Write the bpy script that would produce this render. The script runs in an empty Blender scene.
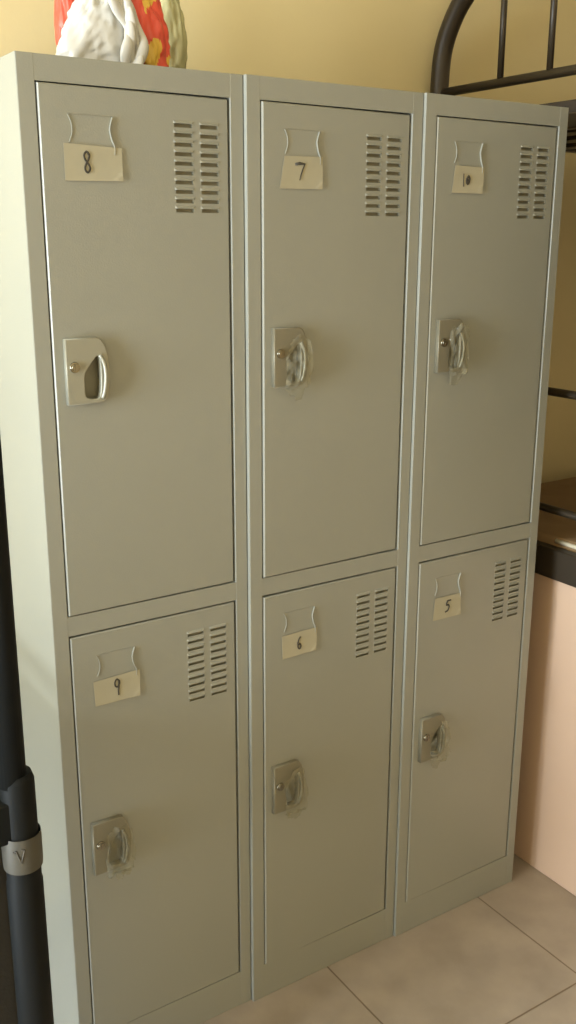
import bpy, bmesh, math, random
from mathutils import Vector, Matrix, noise
random.seed(4)
S = bpy.context.scene
COL = S.collection

# ---------------------------------------------------------------- camera
CX, CY, CZ = -0.5092, -1.5033, 1.5694
YAW, PITCH, ROLL, FPX = 0.57789, 0.27095, 0.00264, 981.365
cd = bpy.data.cameras.new('camera'); cam = bpy.data.objects.new('camera', cd); COL.objects.link(cam)
f = Vector((math.sin(YAW)*math.cos(PITCH), math.cos(YAW)*math.cos(PITCH), -math.sin(PITCH)))
r = Vector((math.cos(YAW), -math.sin(YAW), 0)); u = r.cross(f)
r2 = math.cos(ROLL)*r + math.sin(ROLL)*u; u2 = -math.sin(ROLL)*r + math.cos(ROLL)*u
m = Matrix((r2, u2, -f)).transposed().to_4x4(); m.translation = (CX, CY, CZ)
cam.matrix_world = m
cd.sensor_fit = 'VERTICAL'; cd.sensor_height = 24; cd.lens = FPX*24/1024
cd.clip_start = 0.02
S.camera = cam

# ---------------------------------------------------------------- world, light, exposure
w = bpy.data.worlds.new('world'); S.world = w; w.use_nodes = True
w.node_tree.nodes['Background'].inputs[0].default_value = (0.86, 0.93, 1.0, 1)
w.node_tree.nodes['Background'].inputs[1].default_value = 3.0
S.view_settings.view_transform = 'Standard'; S.view_settings.look = 'None'
S.view_settings.gamma = 1; S.view_settings.use_curve_mapping = False
S.view_settings.exposure = 0.1

ROOM = dict(x0=-3.0, x1=3.8, y0=-3.0, y1=0.53, z1=2.75)
WIN = dict(y0=-1.10, y1=0.05, z0=0.06, z1=2.20)

def area(name, loc, target, sx, sy, power, col):
    l = bpy.data.lights.new(name, 'AREA'); l.shape = 'RECTANGLE'; l.size = sx; l.size_y = sy
    l.energy = power; l.color = col
    o = bpy.data.objects.new(name, l); COL.objects.link(o); o.location = loc
    o.rotation_euler = (Vector(target)-Vector(loc)).to_track_quat('-Z', 'Y').to_euler()
    return o
# daylight coming in through the window of the left wall
area('window_daylight', (ROOM['x0']+.08, (WIN['y0']+WIN['y1'])/2, (WIN['z0']+WIN['z1'])/2), (0, (WIN['y0']+WIN['y1'])/2, (WIN['z0']+WIN['z1'])/2),
     WIN['y1']-WIN['y0'], WIN['z1']-WIN['z0'], 240, (0.87, 0.975, 1.06))

# ---------------------------------------------------------------- materials
def lin(c):
    return tuple(((x/255)/12.92 if x/255 <= .04045 else ((x/255+.055)/1.055)**2.4) for x in c)
def mat(name, col, rough=.5, metal=0, bump=0, bscale=200, var=0, vscale=4, spec=.5, alpha=1, trans=0, coat=0):
    m = bpy.data.materials.new(name); m.use_nodes = True
    nt = m.node_tree; b = nt.nodes['Principled BSDF']
    b.inputs['Base Color'].default_value = (*col, 1); b.inputs['Roughness'].default_value = rough
    b.inputs['Metallic'].default_value = metal; b.inputs['Specular IOR Level'].default_value = spec
    b.inputs['Alpha'].default_value = alpha; b.inputs['Transmission Weight'].default_value = trans
    b.inputs['Coat Weight'].default_value = coat
    tc = nt.nodes.new('ShaderNodeTexCoord')
    if bump:
        n = nt.nodes.new('ShaderNodeTexNoise'); n.inputs['Scale'].default_value = bscale; n.inputs['Detail'].default_value = 3
        bp = nt.nodes.new('ShaderNodeBump'); bp.inputs['Strength'].default_value = bump; bp.inputs['Distance'].default_value = .002
        nt.links.new(tc.outputs['Object'], n.inputs['Vector']); nt.links.new(n.outputs['Fac'], bp.inputs['Height'])
        nt.links.new(bp.outputs['Normal'], b.inputs['Normal'])
    if var:
        n = nt.nodes.new('ShaderNodeTexNoise'); n.inputs['Scale'].default_value = vscale; n.inputs['Detail'].default_value = 4
        mr = nt.nodes.new('ShaderNodeMapRange'); mr.inputs['From Min'].default_value = .3; mr.inputs['From Max'].default_value = .7
        mr.inputs['To Min'].default_value = 1-var; mr.inputs['To Max'].default_value = 1+var
        mx = nt.nodes.new('ShaderNodeVectorMath'); mx.operation = 'SCALE'; mx.inputs[0].default_value = col
        nt.links.new(tc.outputs['Object'], n.inputs['Vector']); nt.links.new(n.outputs['Fac'], mr.inputs['Value'])
        nt.links.new(mr.outputs['Result'], mx.inputs['Scale']); nt.links.new(mx.outputs['Vector'], b.inputs['Base Color'])
    return m
M = {}
M['paint'] = mat('locker_paint', (.276, .280, .240), .32, 0, .12, 350, .03, 2)
M['paint_in'] = mat('locker_inner', (.30, .30, .24), .6)
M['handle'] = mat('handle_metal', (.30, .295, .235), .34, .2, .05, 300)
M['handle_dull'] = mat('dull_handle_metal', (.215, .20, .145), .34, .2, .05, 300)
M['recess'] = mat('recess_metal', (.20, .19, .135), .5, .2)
M['chrome'] = mat('chrome', (.8, .8, .78), .12, 1)
M['lock'] = mat('lock_metal', (.30, .28, .22), .22, 1)
M['wall'] = mat('wall_paint', (.74, .63, .35), .75, 0, .1, 90, .03, 3)
M['ceil'] = mat('ceiling_paint', (.72, .63, .45), .8)
M['wall_far'] = mat('warm_wall_paint', (.82, .65, .41), .8, 0, .1, 90)
M['black_metal'] = mat('black_bed_metal', (.032, .023, .013), .42, .0, .04, 200)
M['dark_metal'] = mat('dark_post_metal', (.005, .006, .006), .6, 0, .04, 200, spec=.15)
M['ink'] = mat('black_ink', (.05, .045, .035), .7)
M['paper'] = mat('number_paper', (.37, .345, .25), .8, 0, 0, 1, .03, 30)
M['tape'] = mat('masking_tape', (.055, .052, .040), .5, 0, .1, 60, .06, 30)
M['board'] = mat('beige_board', (.56, .395, .28), .55, 0, .04, 80, .03, 3)
M['mattress'] = mat('brown_mattress', (.30, .19, .09), .9, 0, .5, 120, .1, 12)
M['mattress_dark'] = mat('dark_mattress', (.055, .045, .035), .9, 0, .5, 120, .1, 12)
M['piping'] = mat('cream_piping', (.85, .74, .52), .7)
M['bag_white'] = mat('white_plastic', (.56, .55, .51), .4, 0, 0, 1, .03, 20)
M['bag_red'] = mat('red_plastic', (.78, .10, .06), .32, 0, 0, 1, .08, 20)
M['bag_green'] = mat('pale_green_plastic', (.45, .44, .24), .35, 0, 0, 1, .06, 20)
M['yellow'] = mat('yellow_print', (.80, .52, .08), .35)
M['shade_sheet'] = mat('brown_shade_sheet', (.16, .09, .05), .95, 0, .5, 150, .1, 10)  # cloth of the added light blocker beside the right bunk
M['suitcase'] = mat('black_suitcase', (.022, .020, .015), .7, 0, .4, 150)
M['white_frame'] = mat('white_window_frame', (.85, .85, .82), .4)

def see_through(name, frac, gcol=(.95, .95, .95), rough=.12, body=(.8, .8, .75)):
    m = bpy.data.materials.new(name); m.use_nodes = True; nt = m.node_tree
    b = nt.nodes['Principled BSDF']; b.inputs['Base Color'].default_value = (*body, 1); b.inputs['Roughness'].default_value = rough
    t = nt.nodes.new('ShaderNodeBsdfTransparent'); t.inputs[0].default_value = (*gcol, 1)
    mx = nt.nodes.new('ShaderNodeMixShader'); mx.inputs[0].default_value = frac
    nt.links.new(t.outputs[0], mx.inputs[1]); nt.links.new(b.outputs[0], mx.inputs[2])
    nt.links.new(mx.outputs[0], nt.nodes['Material Output'].inputs[0])
    return m
M['film'] = see_through('clear_film', .26, (.95, .94, .88), .06, (.34, .33, .25))
M['glass'] = see_through('window_glass', .06)

def tile_mat():
    m = bpy.data.materials.new('floor_tiles'); m.use_nodes = True; nt = m.node_tree; b = nt.nodes['Principled BSDF']
    tc = nt.nodes.new('ShaderNodeTexCoord'); mp = nt.nodes.new('ShaderNodeMapping')
    mp.inputs['Location'].default_value = (-.575+.4525*10, .345+.4525*20, 0)
    nt.links.new(tc.outputs['Object'], mp.inputs['Vector'])
    br = nt.nodes.new('ShaderNodeTexBrick'); br.offset = 0; br.squash = 1
    br.inputs['Scale'].default_value = 1; br.inputs['Brick Width'].default_value = .4525; br.inputs['Row Height'].default_value = .4525
    br.inputs['Mortar Size'].default_value = .0022; br.inputs['Mortar Smooth'].default_value = .4
    br.inputs['Color1'].default_value = (.37, .31, .245, 1); br.inputs['Color2'].default_value = (.35, .295, .235, 1)
    br.inputs['Mortar'].default_value = (.20, .15, .10, 1)
    nt.links.new(mp.outputs['Vector'], br.inputs['Vector'])
    n = nt.nodes.new('ShaderNodeTexNoise'); n.inputs['Scale'].default_value = 9; n.inputs['Detail'].default_value = 6
    nt.links.new(tc.outputs['Object'], n.inputs['Vector'])
    mr = nt.nodes.new('ShaderNodeMapRange'); mr.inputs['From Min'].default_value = .3; mr.inputs['From Max'].default_value = .7
    mr.inputs['To Min'].default_value = .86; mr.inputs['To Max'].default_value = 1.12
    nt.links.new(n.outputs['Fac'], mr.inputs['Value'])
    sc = nt.nodes.new('ShaderNodeVectorMath'); sc.operation = 'SCALE'
    nt.links.new(br.outputs['Color'], sc.inputs[0]); nt.links.new(mr.outputs['Result'], sc.inputs['Scale'])
    nt.links.new(sc.outputs['Vector'], b.inputs['Base Color'])
    b.inputs['Roughness'].default_value = .45
    bp = nt.nodes.new('ShaderNodeBump'); bp.invert = True; bp.inputs['Distance'].default_value = .001
    nt.links.new(br.outputs['Fac'], bp.inputs['Height']); nt.links.new(bp.outputs['Normal'], b.inputs['Normal'])
    return m
M['tiles'] = tile_mat()

# ---------------------------------------------------------------- mesh helpers
def add_box(bm, x0, x1, y0, y1, z0, z1, mi=0, bev=0, seg=2):
    g = bmesh.ops.create_cube(bm, size=1)
    for v in g['verts']:
        v.co = Vector((x0+(v.co.x+.5)*(x1-x0), y0+(v.co.y+.5)*(y1-y0), z0+(v.co.z+.5)*(z1-z0)))
    fs = {f for v in g['verts'] for f in v.link_faces}
    for f_ in fs: f_.material_index = mi
    if bev:
        es = list({e for v in g['verts'] for e in v.link_edges})
        bmesh.ops.bevel(bm, geom=es, offset=bev, segments=seg, affect='EDGES', profile=.5)
def add_quad(bm, pts, mi=0):
    f_ = bm.faces.new([bm.verts.new(p) for p in pts]); f_.material_index = mi
def add_tube(bm, pts, rad, n=14, mi=0, cap=True, flat=1.0):
    pts = [Vector(p) for p in pts]; rings = []
    prev = None
    for i, p in enumerate(pts):
        a = pts[max(i-1, 0)]; b = pts[min(i+1, len(pts)-1)]
        t = (b-a).normalized()
        if prev is None:
            ref = Vector((0, 0, 1)) if abs(t.z) < .9 else Vector((0, 1, 0))
            nrm = t.cross(ref).normalized()
        else:
            nrm = (prev - t*prev.dot(t)).normalized()
        prev = nrm; bn = t.cross(nrm)
        rr = rad[i] if isinstance(rad, (list, tuple)) else rad
        rings.append([bm.verts.new(p + nrm*math.cos(2*math.pi*k/n)*rr + bn*math.sin(2*math.pi*k/n)*rr*flat) for k in range(n)])
    for A, B in zip(rings, rings[1:]):
        for k in range(n):
            f_ = bm.faces.new((A[k], A[(k+1) % n], B[(k+1) % n], B[k])); f_.material_index = mi; f_.smooth = True
    if cap:
        f_ = bm.faces.new(rings[0][::-1]); f_.material_index = mi
        f_ = bm.faces.new(rings[-1]); f_.material_index = mi
def spline(pts, n=6):
    pts = [Vector(p) for p in pts]; out = []
    P = [pts[0]*2-pts[1]] + pts + [pts[-1]*2-pts[-2]]
    for i in range(1, len(P)-2):
        for k in range(n):
            t = k/n; a, b, c, d = P[i-1], P[i], P[i+1], P[i+2]
            out.append(.5*((2*b)+(c-a)*t+(2*a-5*b+4*c-d)*t*t+(3*b-a-3*c+d)*t**3))
    out.append(pts[-1]); return out
def obj(name, bm, mats, parent=None, loc=(0, 0, 0)):
    me = bpy.data.meshes.new(name)
    bmesh.ops.recalc_face_normals(bm, faces=bm.faces)
    bm.to_mesh(me); bm.free()
    for m_ in (mats if isinstance(mats, (list, tuple)) else [mats]): me.materials.append(m_)
    o = bpy.data.objects.new(name, me); COL.objects.link(o); o.parent = parent; o.location = loc
    return o
def thing(name, label, cat, loc, group=None):
    o = bpy.data.objects.new(name, None); COL.objects.link(o); o.location = loc; o.empty_display_size = .1
    return tag(o, label, cat, group)
def tag(o, label, cat, group=None):
    o['label'] = label; o['category'] = cat
    if group: o['group'] = group
    return o
def struct(name, bm, mats, label=None, parent=None, loc=(0, 0, 0)):
    o = obj(name, bm, mats, parent, loc)
    if parent is None:
        o['kind'] = 'structure'
        if label: o['label'] = label
    return o
def box_obj(name, dims, mats, parent=None, bev=0):
    bm = bmesh.new(); add_box(bm, *dims, bev=bev); return obj(name, bm, mats, parent)

# ---------------------------------------------------------------- the room
x0, x1, y0, y1, z1 = (ROOM[k] for k in ('x0', 'x1', 'y0', 'y1', 'z1'))
def sbox(name, dims, m_, label):
    bm = bmesh.new(); add_box(bm, *dims); return struct(name, bm, m_, label)
sbox('floor', (x0-.1, x1+.1, y0-.1, y1+.1, -.1, 0), M['tiles'], 'beige ceramic tile floor with dark grout lines')
sbox('ceiling', (x0-.1, x1+.1, y0-.1, y1+.1, z1, z1+.1), M['ceil'], 'plain pale ceiling')
sbox('wall_back', (x0-.1, x1+.1, y1, y1+.1, 0, z1), M['wall'], 'cream yellow painted wall behind the lockers')
sbox('wall_front', (x0-.1, x1+.1, y0-.1, y0, 0, z1), M['wall_far'], 'warm cream wall behind the camera')
sbox('wall_right', (x1, x1+.1, y0, y1, 0, z1), M['wall_far'], 'cream wall beyond the bunk bed on the right')
bm = bmesh.new()
add_box(bm, x0-.1, x0, y0, WIN['y0'], 0, z1); add_box(bm, x0-.1, x0, WIN['y1'], y1, 0, z1)
add_box(bm, x0-.1, x0, WIN['y0'], WIN['y1'], 0, WIN['z0']); add_box(bm, x0-.1, x0, WIN['y0'], WIN['y1'], WIN['z1'], z1)
struct('wall_left', bm, M['wall'], 'cream wall with the window that lights the room')
bm = bmesh.new()
ym = (WIN['y0']+WIN['y1'])/2
for a in (WIN['y0'], ym-.02, WIN['y1']-.04):
    add_box(bm, x0-.07, x0-.03, a, a+.04, WIN['z0'], WIN['z1'], bev=.003)
for a in (WIN['z0'], WIN['z1']-.04):
    add_box(bm, x0-.07, x0-.03, WIN['y0'], WIN['y1'], a, a+.04, bev=.003)
wf = struct('window_1', bm, M['white_frame'], 'white framed window in the left wall')
bm = bmesh.new(); add_box(bm, x0-.054, x0-.048, WIN['y0']+.02, WIN['y1']-.02, WIN['z0']+.02, WIN['z1']-.02)
struct('window_pane', bm, M['glass'], parent=wf)

# ---------------------------------------------------------------- lockers
LW, LD, LH = .38, .46, 1.83
DX0, DX1 = .0265, .355
DOORS = {'up': (.953, 1.793), 'low': (.083, .915)}
GAP = .0034
PT = .0185                      # door thickness

def grid_door(bm, X0, X1, Z0, Z1, holes, c=.0018):
    """front sheet with rectangular pockets (x0,x1,z0,z1,depth)"""
    xs = sorted({X0+c, X1-c, *[h[0] for h in holes], *[h[1] for h in holes]})
    zs = sorted({Z0+c, Z1-c, *[h[2] for h in holes], *[h[3] for h in holes]})
    # merge a big sheet: cells not in a hole
    vd = {}
    def V(x, y, z):
        k = (round(x, 5), round(y, 5), round(z, 5))
        if k not in vd: vd[k] = bm.verts.new((x, y, z))
        return vd[k]
    def F(*p, mi=0):
        try:
            f_ = bm.faces.new([V(*q) for q in p]); f_.material_index = mi
        except ValueError: pass
    for i in range(len(xs)-1):
        for j in range(len(zs)-1):
            a, b, e, d = xs[i], xs[i+1], zs[j], zs[j+1]
            mx, mz = (a+b)/2, (e+d)/2
            if any(h[0] < mx < h[1] and h[2] < mz < h[3] for h in holes): continue
            F((a, 0, e), (b, 0, e), (b, 0, d), (a, 0, d))
    for (a, b, e, d, dp) in holes:
        for p, q in (((a, e), (b, e)), ((b, e), (b, d)), ((b, d), (a, d)), ((a, d), (a, e))):
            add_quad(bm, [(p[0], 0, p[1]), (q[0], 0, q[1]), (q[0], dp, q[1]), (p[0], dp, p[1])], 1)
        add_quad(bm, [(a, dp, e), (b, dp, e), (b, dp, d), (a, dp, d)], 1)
    # chamfer, sides, back
    i_ = [(X0+c, Z0+c), (X1-c, Z0+c), (X1-c, Z1-c), (X0+c, Z1-c)]; o_ = [(X0, Z0), (X1, Z0), (X1, Z1), (X0, Z1)]
    for k in range(4):
        l = (k+1) % 4
        add_quad(bm, [(i_[k][0], 0, i_[k][1]), (i_[l][0], 0, i_[l][1]), (o_[l][0], c, o_[l][1]), (o_[k][0], c, o_[k][1])])
        add_quad(bm, [(o_[k][0], c, o_[k][1]), (o_[l][0], c, o_[l][1]), (o_[l][0], PT, o_[l][1]), (o_[k][0], PT, o_[k][1])])
    add_quad(bm, [(X0, PT, Z0), (X1, PT, Z0), (X1, PT, Z1), (X0, PT, Z1)])

def curve_plate(name, outer, holes, thick, bev, mat_, parent, loc):
    """extruded flat outline in the x-z plane facing -y, with round bevel"""
    cu = bpy.data.curves.new(name, 'CURVE'); cu.dimensions = '2D'; cu.fill_mode = 'BOTH'
    cu.extrude = thick/2-bev; cu.bevel_depth = bev; cu.bevel_resolution = 2
    for poly in [outer]+holes:
        s = cu.splines.new('POLY'); s.points.add(len(poly)-1); s.use_cyclic_u = True
        for p, q in zip(s.points, poly): p.co = (q[0], q[1], 0, 1)
    o = bpy.data.objects.new('tmp', cu); COL.objects.link(o)
    dg = bpy.context.evaluated_depsgraph_get()
    me = bpy.data.meshes.new_from_object(o.evaluated_get(dg)); bpy.data.objects.remove(o)
    me.transform(Matrix.Rotation(math.pi/2, 4, 'X')); me.name = name
    me.materials.clear(); me.materials.append(mat_)
    r_ = bpy.data.objects.new(name, me); COL.objects.link(r_); r_.parent = parent; r_.location = loc
    return r_
def smooth_closed(pts, n=4):
    out = []; L = len(pts)
    for i in range(L):
        a, b, c, d = (Vector(pts[(i+k-1) % L]) for k in range(4))
        for k in range(n):
            t = k/n; v = .5*((2*b)+(c-a)*t+(2*a-5*b+4*c-d)*t*t+(3*b-a-3*c+d)*t**3)
            out.append((v.x, v.y))
    return out

def make_handle(door, hx, hz, key):
    # outline: straight left side, bulging right side
    outer = [(0, 0), (.050, 0), (.060, .001), (.0655, .006), (.0685, .022), (.0705, .040), (.071, .054), (.069, .072), (.064, .090), (.058, .099), (.052, .1015), (0, .1015)]
    hole = smooth_closed([(.0275, .010), (.040, .0045), (.0535, .007), (.0575, .030), (.0575, .060), (.0545, .0745), (.048, .074), (.038, .062), (.0275, .047), (.0265, .030)], 3)
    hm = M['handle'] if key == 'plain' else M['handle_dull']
    h = curve_plate('handle_plate', outer, [hole], .011, .0016, hm, door, (hx, -.0050, hz))
    bm = bmesh.new()                         # raised pull lip on the right of the recess
    add_tube(bm, spline([(.0575, -.0105, .006), (.0605, -.014, .020), (.0625, -.0155, .042), (.0610, -.014, .062), (.0555, -.0105, .076)], 5),
             .0034, 10)
    obj('pull_lip', bm, hm, door, (hx, 0, hz))
    bm = bmesh.new()
    add_tube(bm, [(.012, -.0095, .0585), (.012, -.0135, .0585)], [.0088, .0080], 24)
    add_tube(bm, [(.012, -.0130, .0585), (.012, -.0150, .0585)], [.0062, .0056], 20)
    add_box(bm, .0111, .0129, -.0158, -.0148, .0540, .0630)
    obj('lock_cylinder', bm, M['lock'], door, (hx, 0, hz))
    if key == 'plain': return
    # crumpled clear protective film left on the handle
    rnd = random.Random(key)
    bm = bmesh.new(); nx, nz = 22, 34; vs = []
    for j in range(nz+1):
        row = []
        for i in range(nx+1):
            a, b = i/nx, j/nz
            x = .018+a*.056 + .006*noise.noise((a*3, b*3, key*7.1))
            z = -.026+b*.120 + .008*noise.noise((a*2.5+5, b*3, key*3.3))
            x += (.5-b)*.006*math.sin(key)
            n1 = abs(noise.noise((a*3.3+key, b*4.5, 2.2)))
            n2 = abs(noise.noise((a*8+key, b*9, 9.2)))
            y = -.0145 - .016*n1 - .006*n2 - .004*math.sin(math.pi*a)
            if b < .16: y *= .45
            row.append(bm.verts.new((x, min(y, -.0125) if b > .2 else min(y, -.006), z)))
        vs.append(row)
    for j in range(nz):
        for i in range(nx):
            a, b = (i+.5)/nx-.5, (j+.5)/nz-.5
            rr = math.hypot(a*1.9, b*1.9)+.22*noise.noise((a*4, b*4, key*2.0))
            if rr > .98: continue
            f_ = bm.faces.new((vs[j][i], vs[j][i+1], vs[j+1][i+1], vs[j+1][i])); f_.smooth = True
    bmesh.ops.delete(bm, geom=[v for v in bm.verts if not v.link_faces], context='VERTS')
    obj('plastic_film', bm, M['film'], door, (hx, 0, hz))

GLY = {  # handwritten strokes in a unit box (x 0..1, z 0..1)
 '8': [[(.75, .85), (.5, 1.0), (.22, .86), (.28, .64), (.62, .42), (.80, .20), (.55, 0), (.28, .10), (.30, .32), (.62, .60), (.78, .82), (.60, .98)]],
 '7': [[(.08, .90), (.45, .95), (.90, .92), (.72, .62), (.55, .30), (.46, 0)]],
 '10': [[(.10, .98), (.10, .5), (.12, .0)], [(.78, .80), (.55, .62), (.50, .35), (.66, .20), (.86, .40), (.88, .66), (.72, .82), (.60, .60), (.70, .36), (.80, .55)]],
 '9': [[(.72, .88), (.45, 1.0), (.22, .82), (.26, .60), (.52, .52), (.74, .70), (.72, .90), (.66, .55), (.60, .25), (.62, 0)]],
 '6': [[(.70, .98), (.42, .75), (.28, .40), (.36, .10), (.62, .02), (.76, .22), (.62, .42), (.38, .32)]],
 '5': [[(.92, .98), (.48, .95), (.36, .60), (.62, .62), (.70, .38), (.55, .10), (.22, .02)]],
}
CARD = {  # corners bl br tr tl in door-local x,z offsets from the card centre, number, size, place
 '8': ((-.048, -.027), (.047, -.025), (.047, .024), (-.048, .027), .0150, .030, (-.012, .001)),
 '7': ((-.050, -.028), (.040, -.027), (.041, .027), (-.040, .025), .0240, .029, (-.008, .001)),
 '10': ((-.042, -.025), (.037, -.025), (.041, .024), (-.036, .025), .0200, .024, (-.006, -.001)),
 '9': ((-.045, -.025), (.040, -.025), (.042, .025), (-.047, .022), .0160, .031, (-.003, .002)),
 '6': ((-.042, -.025), (.037, -.023), (.040, .025), (-.044, .024), .0155, .026, (-.004, .002)),
 '5': ((-.042, -.026), (.038, -.026), (.036, .024), (-.038, .025), .0225, .026, (-.002, .001)),
}
def make_card(door, cx, cz, num):
    bl, br, tr, tl, gw, gh, gp = CARD[num]
    bm = bmesh.new(); n = 12; front = []; back = []
    for j in range(n+1):
        fr = []; bk = []
        for i in range(n+1):
            a, b = i/n, j/n
            p = (Vector(bl)*(1-a)+Vector(br)*a)*(1-b)+(Vector(tl)*(1-a)+Vector(tr)*a)*b
            y = -.0022-.0012*(a**3)*(1-b) - .0004*noise.noise((a*2, b*2, len(num)))
            fr.append(bm.verts.new((p.x, y, p.y))); bk.append(bm.verts.new((p.x, y+.0004, p.y)))
        front.append(fr); back.append(bk)
    for G in (front, back):
        for j in range(n):
            for i in range(n): bm.faces.new((G[j][i], G[j][i+1], G[j+1][i+1], G[j+1][i]))
    ring = [(0, i) for i in range(n)]+[(j, n) for j in range(n)]+[(n, i) for i in range(n, 0, -1)]+[(j, 0) for j in range(n, 0, -1)]
    for k in range(len(ring)):
        a, b = ring[k], ring[(k+1) % len(ring)]
        bm.faces.new((front[a[0]][a[1]], front[b[0]][b[1]], back[b[0]][b[1]], back[a[0]][a[1]]))
    for si, st in enumerate(GLY[num]):
        rad = .0016
        if num == '10': rad = .0010 if si == 0 else .0019
        if num == '7': rad = .0017
        if num in '96': rad = .0015
        pts = spline([(gp[0]+(x-.5)*gw, -.0036, gp[1]+(z-.5)*gh) for x, z in st], 5) if num != '7' else \
              [Vector((gp[0]+(x-.5)*gw, -.0036, gp[1]+(z-.5)*gh)) for x, z in st]
        rads = rad
        if num == '7': rads = [.0022, .0026, .0022, .0013, .0011, .0009]
        add_tube(bm, pts, rads, 8, 1, True, 1.0)
        # pen strokes lie flat on the paper
    for v in bm.verts:
        if v.co.y < -.0030: v.co.y = -.0036+(v.co.y+.0036)*.2
    obj('number_card', bm, [M['paper'], M['ink']], door, (cx, 0, cz))

def make_holder(door, cx, cz):
    bm = bmesh.new()
    def rail(pts, h=.0034, t=.0010, ramp=0):
        P = spline(pts, 5)
        for A, B in zip(P, P[1:]):
            add_quad(bm, [(A.x, .0002, A.z), (B.x, .0002, B.z), (B.x, -h, B.z), (A.x, -h, A.z)] if not ramp else [(A.x-ramp, .0, A.z), (B.x-ramp, .0, B.z), (B.x, -h, B.z), (A.x, -h, A.z)])
            add_quad(bm, [(A.x+t, .0002, A.z), (B.x+t, .0002, B.z), (B.x+t, -h, B.z), (A.x+t, -h, A.z)])
            add_quad(bm, [(A.x, -h, A.z), (B.x, -h, B.z), (B.x+t, -h, B.z), (A.x+t, -h, A.z)])
    rail([(-.038, 0, .045), (-.033, 0, .034), (-.032, 0, .020), (-.037, 0, .006)], .0016, .0006)
    rail([(.034, 0, .045), (.031, 0, .036), (.029, 0, .026), (.032, 0, .012), (.036, 0, .002), (.0355, 0, -.010)])
    rail([(-.036, 0, .0455), (0, 0, .0458), (.033, 0, .0455)], .0007, .0004)
    obj('card_holder', bm, M['paint'], door, (cx, 0, cz))

def make_door(root, which, num, key, ajar):
    Z0, Z1 = DOORS[which]
    holes = []; vz = Z1-.044 if which == 'up' else Z1-.043
    pitch = .0145
    slots = []
    for c in range(2):
        xa = .2535+c*.0475; xb = xa+.0325
        for k in range(10):
            zt = vz-.0005-k*pitch
            slots.append((xa, xb, zt-.0064, zt)); holes.append((xa, xb, zt-.0064, zt, .0045))
    hx, hz = .0475, (1.3145 if which == 'up' else .446)
    holes.append((hx+.024, hx+.060, hz+.003, hz+.076, .009))
    bm = bmesh.new(); grid_door(bm, DX0+GAP*.9, DX1-.0016, Z0+.0002, Z1-.0022, holes)
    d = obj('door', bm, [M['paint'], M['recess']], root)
    bm = bmesh.new()
    for (xa, xb, za, zb) in slots:               # pressed louvre hood over each slot
        s = .002
        A = [(xa-s, 0, zb+.0042), (xb+s, 0, zb+.0042)]; B = [(xa+s, -.0024, zb-.0004), (xb-s, -.0024, zb-.0004)]; C_ = [(xa-s, 0, zb-.0006), (xb+s, 0, zb-.0006)]
        add_quad(bm, [A[0], A[1], B[1], B[0]]); add_quad(bm, [B[0], B[1], C_[1], C_[0]])
        bm.faces.new([bm.verts.new(p) for p in (A[0], B[0], C_[0])]); bm.faces.new([bm.verts.new(p) for p in (A[1], C_[1], B[1])])
    obj('vent_louvres', bm, M['paint'], d)
    make_holder(d, .1115, Z1-.0885)
    make_card(d, .1125, Z1-.1115 if which == 'up' else Z1-.1135, num)
    make_handle(d, hx, hz, key)
    # the door hangs from its right edge, set back a little there and standing proud at the latch side
    back, proud = ajar
    ang = math.asin((back+proud)/(DX1-DX0)); hg = Vector((DX1, 0, 0))
    R_ = Matrix.Rotation(ang, 4, 'Z')
    d.matrix_local = Matrix.Translation(hg+Vector((-.0008, back, 0))) @ R_ @ Matrix.Translation(-hg)
    return d

AJAR = {'8': (.0026, .0026), '9': (.0015, .0010), '7': (.0034, .0038), '6': (.0012, .0026), '10': (.0024, .0012), '5': (.0016, .0016)}
def make_locker(i, ox, oy, nums, keys, label):
    root = thing('locker', label, 'locker', (ox, oy, 0), 'grey two-door metal lockers in a row')
    bm = bmesh.new(); t = .0012
    # shell: sides, back, top, bottom (thin sheet boxes)
    add_box(bm, -.0004, .0035, .0012, LD, 0, LH); add_box(bm, LW-.0035, LW+.0004, .0012, LD, 0, LH)
    add_box(bm, .0035, LW-.0035, LD-.004, LD, 0, LH); add_box(bm, .0035, LW-.0035, .028, LD-.004, LH-.004, LH)
    add_box(bm, .0035, LW-.0035, .028, LD-.004, .070, .074)
    obj('cabinet_body', bm, M['paint'], root)
    # face frame: four borders and the middle rail, folded inward round each opening
    bm = bmesh.new(); D = .028
    add_box(bm, 0, DX0, 0, D, 0, LH, bev=.0007); add_box(bm, DX1+.001, LW, 0, D, 0, LH, bev=.0007)
    add_box(bm, DX0-.001, DX1+.001, .0002, D, DOORS['up'][1], LH-.0002)
    add_box(bm, DX0-.001, DX1+.001, .0002, D, DOORS['low'][1]+.0015, DOORS['up'][0]-.0015)
    add_box(bm, DX0-.001, DX1+.001, .0002, D, .001, DOORS['low'][0]+.0001)
    # closing strip behind the door gaps
    obj('face_frame', bm, M['paint'], root)
    box_obj('shelf', (.0036, LW-.0036, .029, LD-.005, .930, .936), M['paint_in'], root)
    for which, n, k in zip(('up', 'low'), nums, keys): make_door(root, which, n, k, AJAR[n])
    return root
step = LW+.0022
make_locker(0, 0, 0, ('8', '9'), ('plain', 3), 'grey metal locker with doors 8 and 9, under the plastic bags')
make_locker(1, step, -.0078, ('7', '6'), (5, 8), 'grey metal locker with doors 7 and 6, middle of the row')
make_locker(2, 2*step, -.0135, ('10', '5'), (12, 17), 'grey metal locker with doors 10 and 5, beside the bunk bed')


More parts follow.
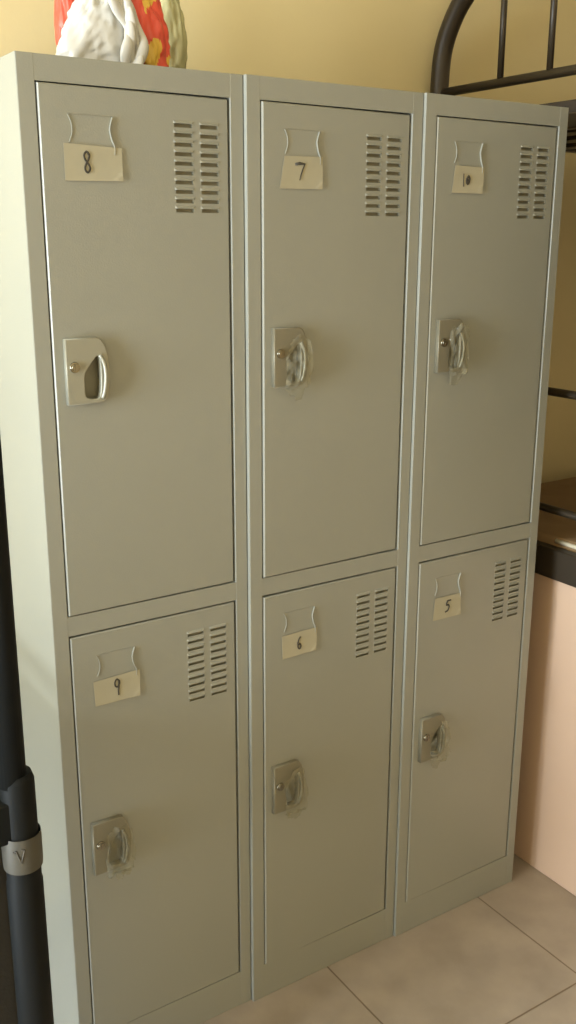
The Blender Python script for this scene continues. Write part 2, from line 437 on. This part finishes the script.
# ---------------------------------------------------------------- bunk bed on the right
BX = 1.235
bed = thing('bunk_bed', 'black metal bunk bed with arched end rail right of the lockers', 'bunk bed', (BX, .49, 0))
def L(p): return (p[0]-BX, p[1]-.49, p[2])
def tubes(name, lst, m_, parent, conv=L, n=14):
    bm = bmesh.new()
    for pts, rad in lst: add_tube(bm, [conv(p) for p in pts], rad, n)
    return obj(name, bm, m_, parent)
half = [(.49, 1.93), (.483, 2.008), (.460, 2.064), (.419, 2.116), (.35, 2.165), (.25, 2.205), (.13, 2.228)]
arch = spline([(BX, y, z) for y, z in [(.492, 1.80)]+half+[(0, 2.235)]+[(-y, z) for y, z in half[::-1]]+[(-.492, 1.80)]], 5)
tubes('arch_rail', [(arch, .023)], M['black_metal'], bed)
for s in (1, -1):
    tubes('post', [([(BX, s*.492, 0), (BX, s*.492, 1.80)], .023), ([(BX, s*.492, .84), (BX, s*.492, .89)], .027)], M['black_metal'], bed)
    tubes('post', [([(2.58, s*.492, 0), (2.58, s*.492, 2.0)], .023)], M['black_metal'], bed)
tubes('cross_rail', [([(BX, -.48, 1.9185), (BX, .48, 1.9185)], .0105)], M['black_metal'], bed)
for y in (.281, .131, -.019, -.169, -.319):
    tubes('spindle', [([(BX, y, 1.92), (BX, y, 2.20)], .0075)], M['black_metal'], bed, n=10)
for z, rr in ((1.232, .0095), (.956, .0095)):
    tubes('guard_rail', [([(BX, -.48, z), (BX, .48, z)], rr)], M['black_metal'], bed)
for za, zb in ((.792, .866), (1.800, 1.832)):
    bm = bmesh.new()
    add_box(bm, BX-.014-BX, .014, -.47-.49, .47-.49, za, zb, bev=.003)
    for yy in (-.47, .45): add_box(bm, .014, 1.34, yy-.49, yy+.02-.49, za, zb, bev=.003)
    for k in range(9):
        xx = .08+k*.14; add_box(bm, xx, xx+.06, -.45-.49, .45-.49, za+.004, za+.014)
    obj('bed_frame', bm, M['black_metal'], bed)
# mattresses rest in the frames
def mattress(name, label, z0_, z1_, m_, pipe=None, xl=BX+.02):
    bm = bmesh.new(); add_box(bm, 0, 1.28, -.44, .44, 0, z1_-z0_, bev=.012, seg=3)
    bmesh.ops.subdivide_edges(bm, edges=[e for e in bm.edges if e.calc_length() > .3], cuts=14, use_grid_fill=True)
    for v in bm.verts:
        if v.co.z > (z1_-z0_)*.6: v.co.z += .006*noise.noise((v.co.x*5, v.co.y*5, 1))-.003
    for f_ in bm.faces: f_.smooth = True
    o = obj(name, bm, m_, None, (xl, 0, z0_)); tag(o, label, 'mattress')
    if pipe:
        bm = bmesh.new(); add_tube(bm, [(.0, -.44, z1_-z0_-.012), (.0, .026, z1_-z0_-.012)], .0055, 10)
        p_ = obj('piping', bm, pipe, o)
        p_['label'] = 'cream edge strip'
    return o
mattress('mattress', 'brown mattress on the lower bunk beside the lockers', .806, .888, M['mattress'], M['piping'])
mattress('mattress', 'dark mattress on the upper bunk near the ceiling', 1.815, 1.868, M['mattress_dark'])
bm = bmesh.new(); rows = []  # added sheet out of view, blocks light from the wall under the upper bunk
for side in (0, 1):
    g = []
    for j in range(13):
        g.append([bm.verts.new((1.24+.0135*i*7, -.515-.012*math.sin(i*1.3+j*.05)*(j/12)-(.006 if side else 0), 1.86-.9*j/12)) for i in range(14)])
    for j in range(12):
        for i in range(13): bm.faces.new((g[j][i], g[j][i+1], g[j+1][i+1], g[j+1][i])).smooth = True
tag(obj('shade_sheet', bm, M['shade_sheet'], None, (.02, 0, 0)), 'unseen brown sheet added to shade the wall under the right upper bunk', 'shade_sheet')
b_ = box_obj('board', (BX-.003, BX+.013, -.46, .46, .001, .7905), M['board'], None, bev=.002)
tag(b_, 'beige board standing on the floor under the lower bunk end', 'board')

# ---------------------------------------------------------------- bed on the left
lb = thing('bunk_bed', 'black metal bed post and frame at far left, wrapped with marked tape', 'bunk bed', (-.175, -.33, 0))
def L2(p): return (p[0]+.175, p[1]+.33, p[2])
def post(px, py, off):
    return tubes('post', [([(px, py, 0), (px, py, .72), (px, py, .724), (px, py, .875), (px, py, .886)], [.0248, .0248, .0235, .0230, .0195]),
                   ([(px+off, py, .87), (px+off, py, 1.48)], .0190), ([(px+off, py, 1.48), (px+off, py, 1.50), (px+off, py, 1.515)], [.0235, .0235, .012])],
          M['dark_metal'], lb, L2, 24)
post(-.175, -.33, -.006); post(-.175, .40, -.006); post(-2.1, -.33, 0); post(-2.1, .40, 0)
bm = bmesh.new()
for yy in (-.345, .385): add_box(bm, *(-2.1+.175, -.175+.175), yy+.33, yy+.03+.33, .79, .85, bev=.003)
for xx in (-2.115, -.19): add_box(bm, xx+.175, xx+.205, 0, .73, .79, .85, bev=.003)
obj('bed_frame', bm, M['dark_metal'], lb)
bm = bmesh.new(); add_box(bm, 0, 1.85, 0, .64, 0, .07, bev=.015, seg=3)
o = obj('mattress', bm, M['mattress_dark'], None, (-2.06, -.29, .80)); tag(o, 'dark mattress on the bed left of the lockers', 'mattress')
# tape round the post with a handwritten mark
bm = bmesh.new(); n = 40
def tape_pt(a, z, rr): return (rr*math.cos(a), rr*math.sin(a), z)
tilt = .010
rings = []
for z, rr in ((.745, .0262), (.752, .0268), (.790, .0270), (.797, .0264)):
    rings.append([bm.verts.new((rr*math.cos(2*math.pi*k/n), rr*math.sin(2*math.pi*k/n), z)) for k in range(n)])
for A, B in zip(rings, rings[1:]):
    for k in range(n):
        f_ = bm.faces.new((A[k], A[(k+1) % n], B[(k+1) % n], B[k])); f_.smooth = True
ca = math.atan2(-1.173, -.334)                       # side facing the room
mark = [[(-.2, .011), (.02, -.010), (.22, .012)], [(-.2, .011), (-.30, .007), (-.34, .010)], [(.05, .013), (.22, .012)]]
for st in mark:
    pts = []
    for (a, z), (b, z2) in zip(st, st[1:]):
        for k in range(6):
            t = k/6; pts.append((a+(b-a)*t, z+(z2-z)*t))
    pts.append(st[-1])
    add_tube(bm, [tape_pt(ca-.1+a*1.0, .773+z*.9, .0272) for a, z in pts], .0011, 8, 1)
obj('tape_band', bm, [M['tape'], M['ink']], lb)['label'] = 'grey tape with a handwritten mark'
# dark suitcase under the bed
sc = thing('suitcase', 'dark suitcase standing behind the black post at far left', 'suitcase', (-.43, -.06, 0))
bm = bmesh.new(); add_box(bm, -.17, .27, -.21, -.13, -.0+.03, .765, bev=.03, seg=4)
for f_ in bm.faces: f_.smooth = True
obj('shell', bm, M['suitcase'], sc)
bm = bmesh.new(); add_tube(bm, spline([(-.06, -.208, .60), (-.05, -.226, .60), (.04, -.230, .60), (.13, -.226, .60), (.14, -.208, .60)], 5), .007, 10)
obj('handle', bm, M['suitcase'], sc)
for sx in (-.13, .21):
    for yy in (-.195, -.145):
        bm = bmesh.new(); add_tube(bm, [(sx-.01, yy, .02), (sx+.01, yy, .02)], .02, 18); add_box(bm, sx-.012, sx+.012, yy-.01, yy+.01, .02, .045)
        obj('wheel', bm, M['dark_metal'], sc)

# ---------------------------------------------------------------- plastic bags on top of the lockers
def crumple(name, label, loc, radii, m_, seed, pinch=.0, fold=.25, spikes=None, mats2=None, lean=(0, 0)):
    bm = bmesh.new(); bmesh.ops.create_icosphere(bm, subdivisions=5, radius=1)
    for v in bm.verts:
        p = v.co.copy(); h = (p.z+1)/2
        q = p*1.5+Vector((seed*3.7, seed*1.3, seed))
        d = 1 - fold*abs(noise.noise(q*1.3)) - fold*.6*abs(noise.noise(q*3.1)) - fold*.22*abs(noise.noise(q*7))+.12*noise.noise(q*.8)
        p *= d
        k = 1-pinch*h**1.3
        p.x *= k; p.y *= k
        p.x += lean[0]*h; p.y += lean[1]*h
        z = (p.z+.72)/1.72
        p.z = max(z, 0.0)
        v.co = Vector((p.x*radii[0], p.y*radii[1], p.z*radii[2]))
    for f_ in bm.faces:
        f_.smooth = True
        if mats2:
            c = f_.calc_center_median()
            if noise.noise(Vector((c.x*28, c.y*28, c.z*22+seed))) > .30: f_.material_index = 1
    o = obj(name, bm, [m_]+([mats2] if mats2 else []), None, loc)
    tag(o, label, 'plastic bag', 'plastic bags on top of the lockers'); return o
Zt = LH
wb = crumple('plastic_bag', 'white crumpled plastic bag on top of the leftmost locker', (.180, .15, Zt), (.096, .055, .170), M['bag_white'], 2.0, .68, .22, lean=(.36, 0))
bm = bmesh.new()                                        # gathered handle strip falling over the front
P = spline([(.030, -.030, .165), (.024, -.048, .125), (.040, -.056, .090), (.052, -.056, .050), (.050, -.052, .006)], 7)
for k in range(4):
    add_tube(bm, [p+Vector((.008*k-.012+.004*math.sin(i*.45+k*1.7), .004*math.sin(i*.5+k*2), 0)) for i, p in enumerate(P)],
             [.0075+.0025*math.sin(i*.6+k*2) for i in range(len(P))], 12, 0, True, .55)
obj('bag_handle', bm, M['bag_white'], wb)
crumple('plastic_bag', 'red plastic bag with yellow print beside the white bag', (.300, .17, Zt), (.046, .042, .190), M['bag_red'], 5.3, .30, .32, mats2=M['yellow'], lean=(-.45, 0))
crumple('plastic_bag', 'small red plastic bag showing above the white bag', (.226, .345, Zt), (.032, .030, .245), M['bag_red'], 9.1, .05, .22)
crumple('plastic_bag', 'pale green plastic bag standing behind the red bag', (.384, .28, Zt), (.040, .042, .21), M['bag_green'], 7.7, .10, .22)
